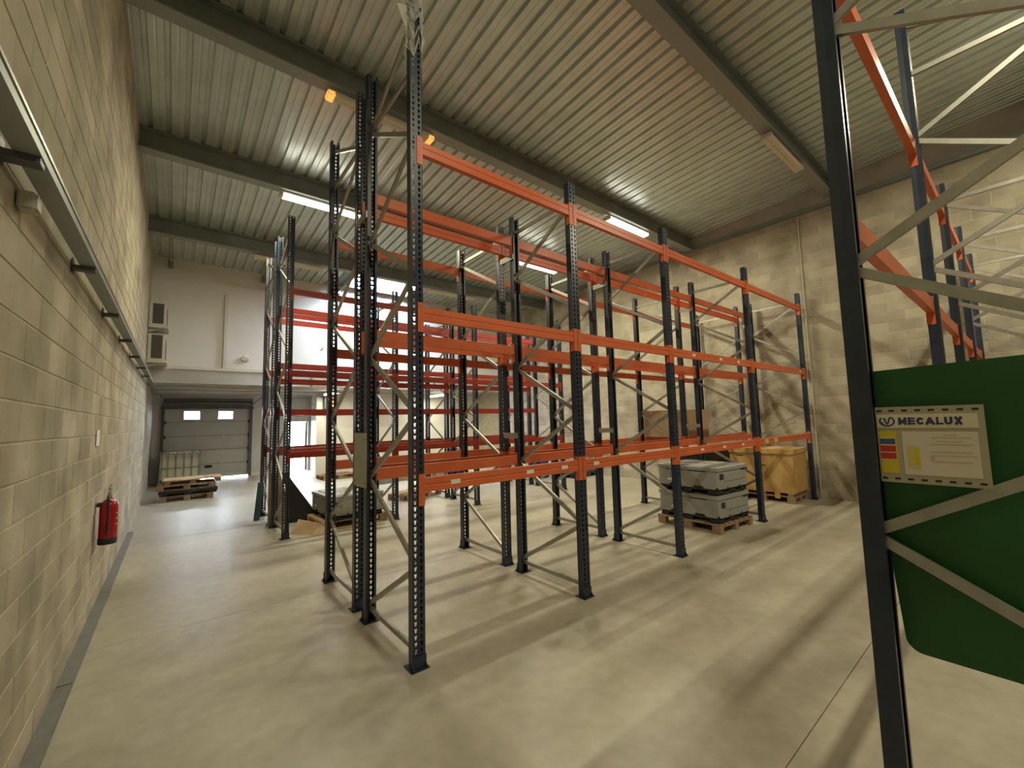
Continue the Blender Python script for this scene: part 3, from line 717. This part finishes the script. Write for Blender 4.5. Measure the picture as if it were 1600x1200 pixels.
# dark box and carton in the second row
t = thing('black_container', 'black plastic container on the floor behind the stacked grey boxes', 'container', (9.75, 4.95, 0))
B(-.55, .55, -.38, .38, .10, .98).bevel(.02).obj('body', M['blackp'], t); B(-.57, .57, -.40, .40, .98, 1.03).bevel(.01).obj('rim', M['blackp'], t)
for x in (-.42, 0, .42): B(x-.09, x+.09, -.38, .38, 0, .10).obj('foot', M['blackp'], t)
t = thing('carton', 'brown carton standing on the beams of the second rack row', 'carton', (8.50, 4.905, L1+.112))
B(-.40, .40, -.53, .53, 0, .56).obj('box_body', M['card'], t)
for s in (-1, 1): B(-.40, .40, min(s*.005, s*.53), max(s*.005, s*.53), .56, .564).obj('flap', M['card'], t)
B(-.03, .03, -.534, -.53, .3, .564).obj('tape', M['plyend'], t)

# loose pallet between the racks
pallet('pale wooden pallet lying alone on the floor in the far aisle', (4.78, 9.92, 0), -1.0+PI/2, 1.2, .8, 'wood')
pallet('low worn pallet on the floor near the white partition', (4.42, 15.35, 0), .05, 1.1, .8, 'oldwood')
# stacked pallets near the dock door
P1 = pallet('bottom wooden pallet of the stack by the dock door', (.28, 14.25, 0), .02, 1.1, .9, 'oldwood')
t = thing('plastic_pallet', 'black plastic pallet in the middle of the stack by the dock door', 'pallet', (.30, 14.25, .146), .02)
B(-.60, .62, -.46, .46, .06, .13).obj('deck', M['blackp'], t)
for x in (-.58, -.08, .44):
    for y in (-.44, -.07, .30): B(x, x+.16, y, y+.14, 0, .06).obj('foot', M['blackp'], t)
P3 = pallet('upper worn wooden pallet of the stack by the dock door', (.28, 14.25, .278), -.01, 1.2, .8, 'oldwood')
t = thing('wooden_board_pallet', 'pale board-topped wooden pallet on top of the stack by the dock door', 'pallet', (.36, 14.25, .424), 0)
B(-.56, .66, -.42, .42, .09, .115).obj('top_board', M['wood'], t)
for x in (-.54, -.02, .52):
    for y in (-.40, -.05, .30): B(x, x+.12, y, y+.10, 0, .09).obj('block', M['oldwood'], t)
# IBC tank
t = thing('storage_tank', 'white caged plastic storage tank standing before the dock door', 'tank', (.16, 18.15, 0))
MB().box(-.52, .52, -.5, .5, .14, 1.06).bevel(.06, 3).obj('tank', M['ibc'], t, smooth=True)
B(-.55, .55, -.53, .53, 0, .12).obj('base', M['galv'], t)
for k in range(6): B(-.53+k*.205, -.505+k*.205, -.535, -.51, .1, 1.10).obj('cage_bar', M['galv'], t)
for k in range(5): B(.51, .535, -.50+k*.24, -.475+k*.24, .1, 1.10).obj('cage_bar', M['galv'], t)
for z in (.56, 1.08): B(-.54, .54, -.54, -.525, z, z+.025).obj('cage_rail', M['galv'], t)
# boards leaning in the end bay of the far rows
tag(MB().prism([(0, 0), (.74, 0), (.74, .03), (.36, .62), (.14, .96), (0, .96)], 0, .02, 'y').obj('dark_sheet', M['darkboard'], None, (1.54, 9.035, .001)), 'dark sheet with a slanted edge standing in the end of the far racks', 'board')
tag(MB().prism([(0, 0), (.30, 0), (.27, .55), (.17, .98), (.02, .98)], 0, .018, 'y').obj('beige_sheet', M['beigeboard'], None, (1.375, 8.985, .001)), 'beige sheet standing between the far posts in front of the dark sheet', 'board')
t = tag(B(-.05, .05, -.02, .02, 0, .74).obj('blue_plank', M['teal'], None, (1.30, 9.75, .001), (0, .085, 0)), 'short blue-green plank leaning on the outermost far post', 'plank')
# far goods, mostly between posts
t = thing('grey_crate', 'light grey crate on the floor by the partition, left of the beige carton', 'crate', (5.05, 12.9, 0), .05)
B(-.28, .28, -.3, .3, 0, .52).bevel(.01).obj('body', M['bin'], t); B(-.30, .30, -.32, .32, .46, .54).bevel(.01).obj('rim', M['bin'], t)
t = thing('long_carton', 'long beige carton lying on the floor beyond the loose pallet', 'carton', (5.95, 12.95, 0), .02)
B(-.5, .5, -.15, .15, 0, .26).obj('box_body', M['card'], t); B(-.5, .5, -.03, .03, .26, .263).obj('tape', M['plyend'], t)
t = thing('tall_carton', 'tall brown carton standing near the partition beyond the racks', 'carton', (6.85, 12.9, 0), .02)
B(-.34, .34, -.3, .3, 0, .8).obj('box_body', M['card'], t); B(-.34, .34, -.03, .03, .8, .803).obj('tape', M['plyend'], t)
def drum(label, loc):
    t = thing('plastic_drum', label, 'drum', loc, 0, 'blue plastic drums')
    MB().lathe((0, 0, 0), [(.26, 0), (.29, .03), (.29, .28), (.30, .30), (.29, .32), (.29, .58), (.30, .60), (.29, .62), (.28, .86), (.25, .90)], 24).obj('barrel', M['blue'], t, smooth=True)
    MB().lathe((0, 0, .90), [(.26, -.02), (.27, 0), (.26, .03)], 24).obj('lid', M['blackp'], t)
    MB().cyl((.12, 0, .93), .035, .02).obj('bung', M['white'], t)
drum('blue plastic drum beyond the far racks, nearer the left', (7.62, 12.7, 0)); drum('blue plastic drum beyond the far racks, nearer the right', (9.2, 10.1, 0))
t = thing('black_pallet', 'black plastic pallet lying flat at the right end of the far racks', 'pallet', (10.2, 9.5, 0), .05)
B(-.6, .6, -.5, .5, .10, .16).obj('deck', M['blackp'], t)
for x in (-.55, -.08, .40):
    for y in (-.45, -.07, .30): B(x, x+.16, y, y+.14, 0, .10).obj('foot', M['blackp'], t)
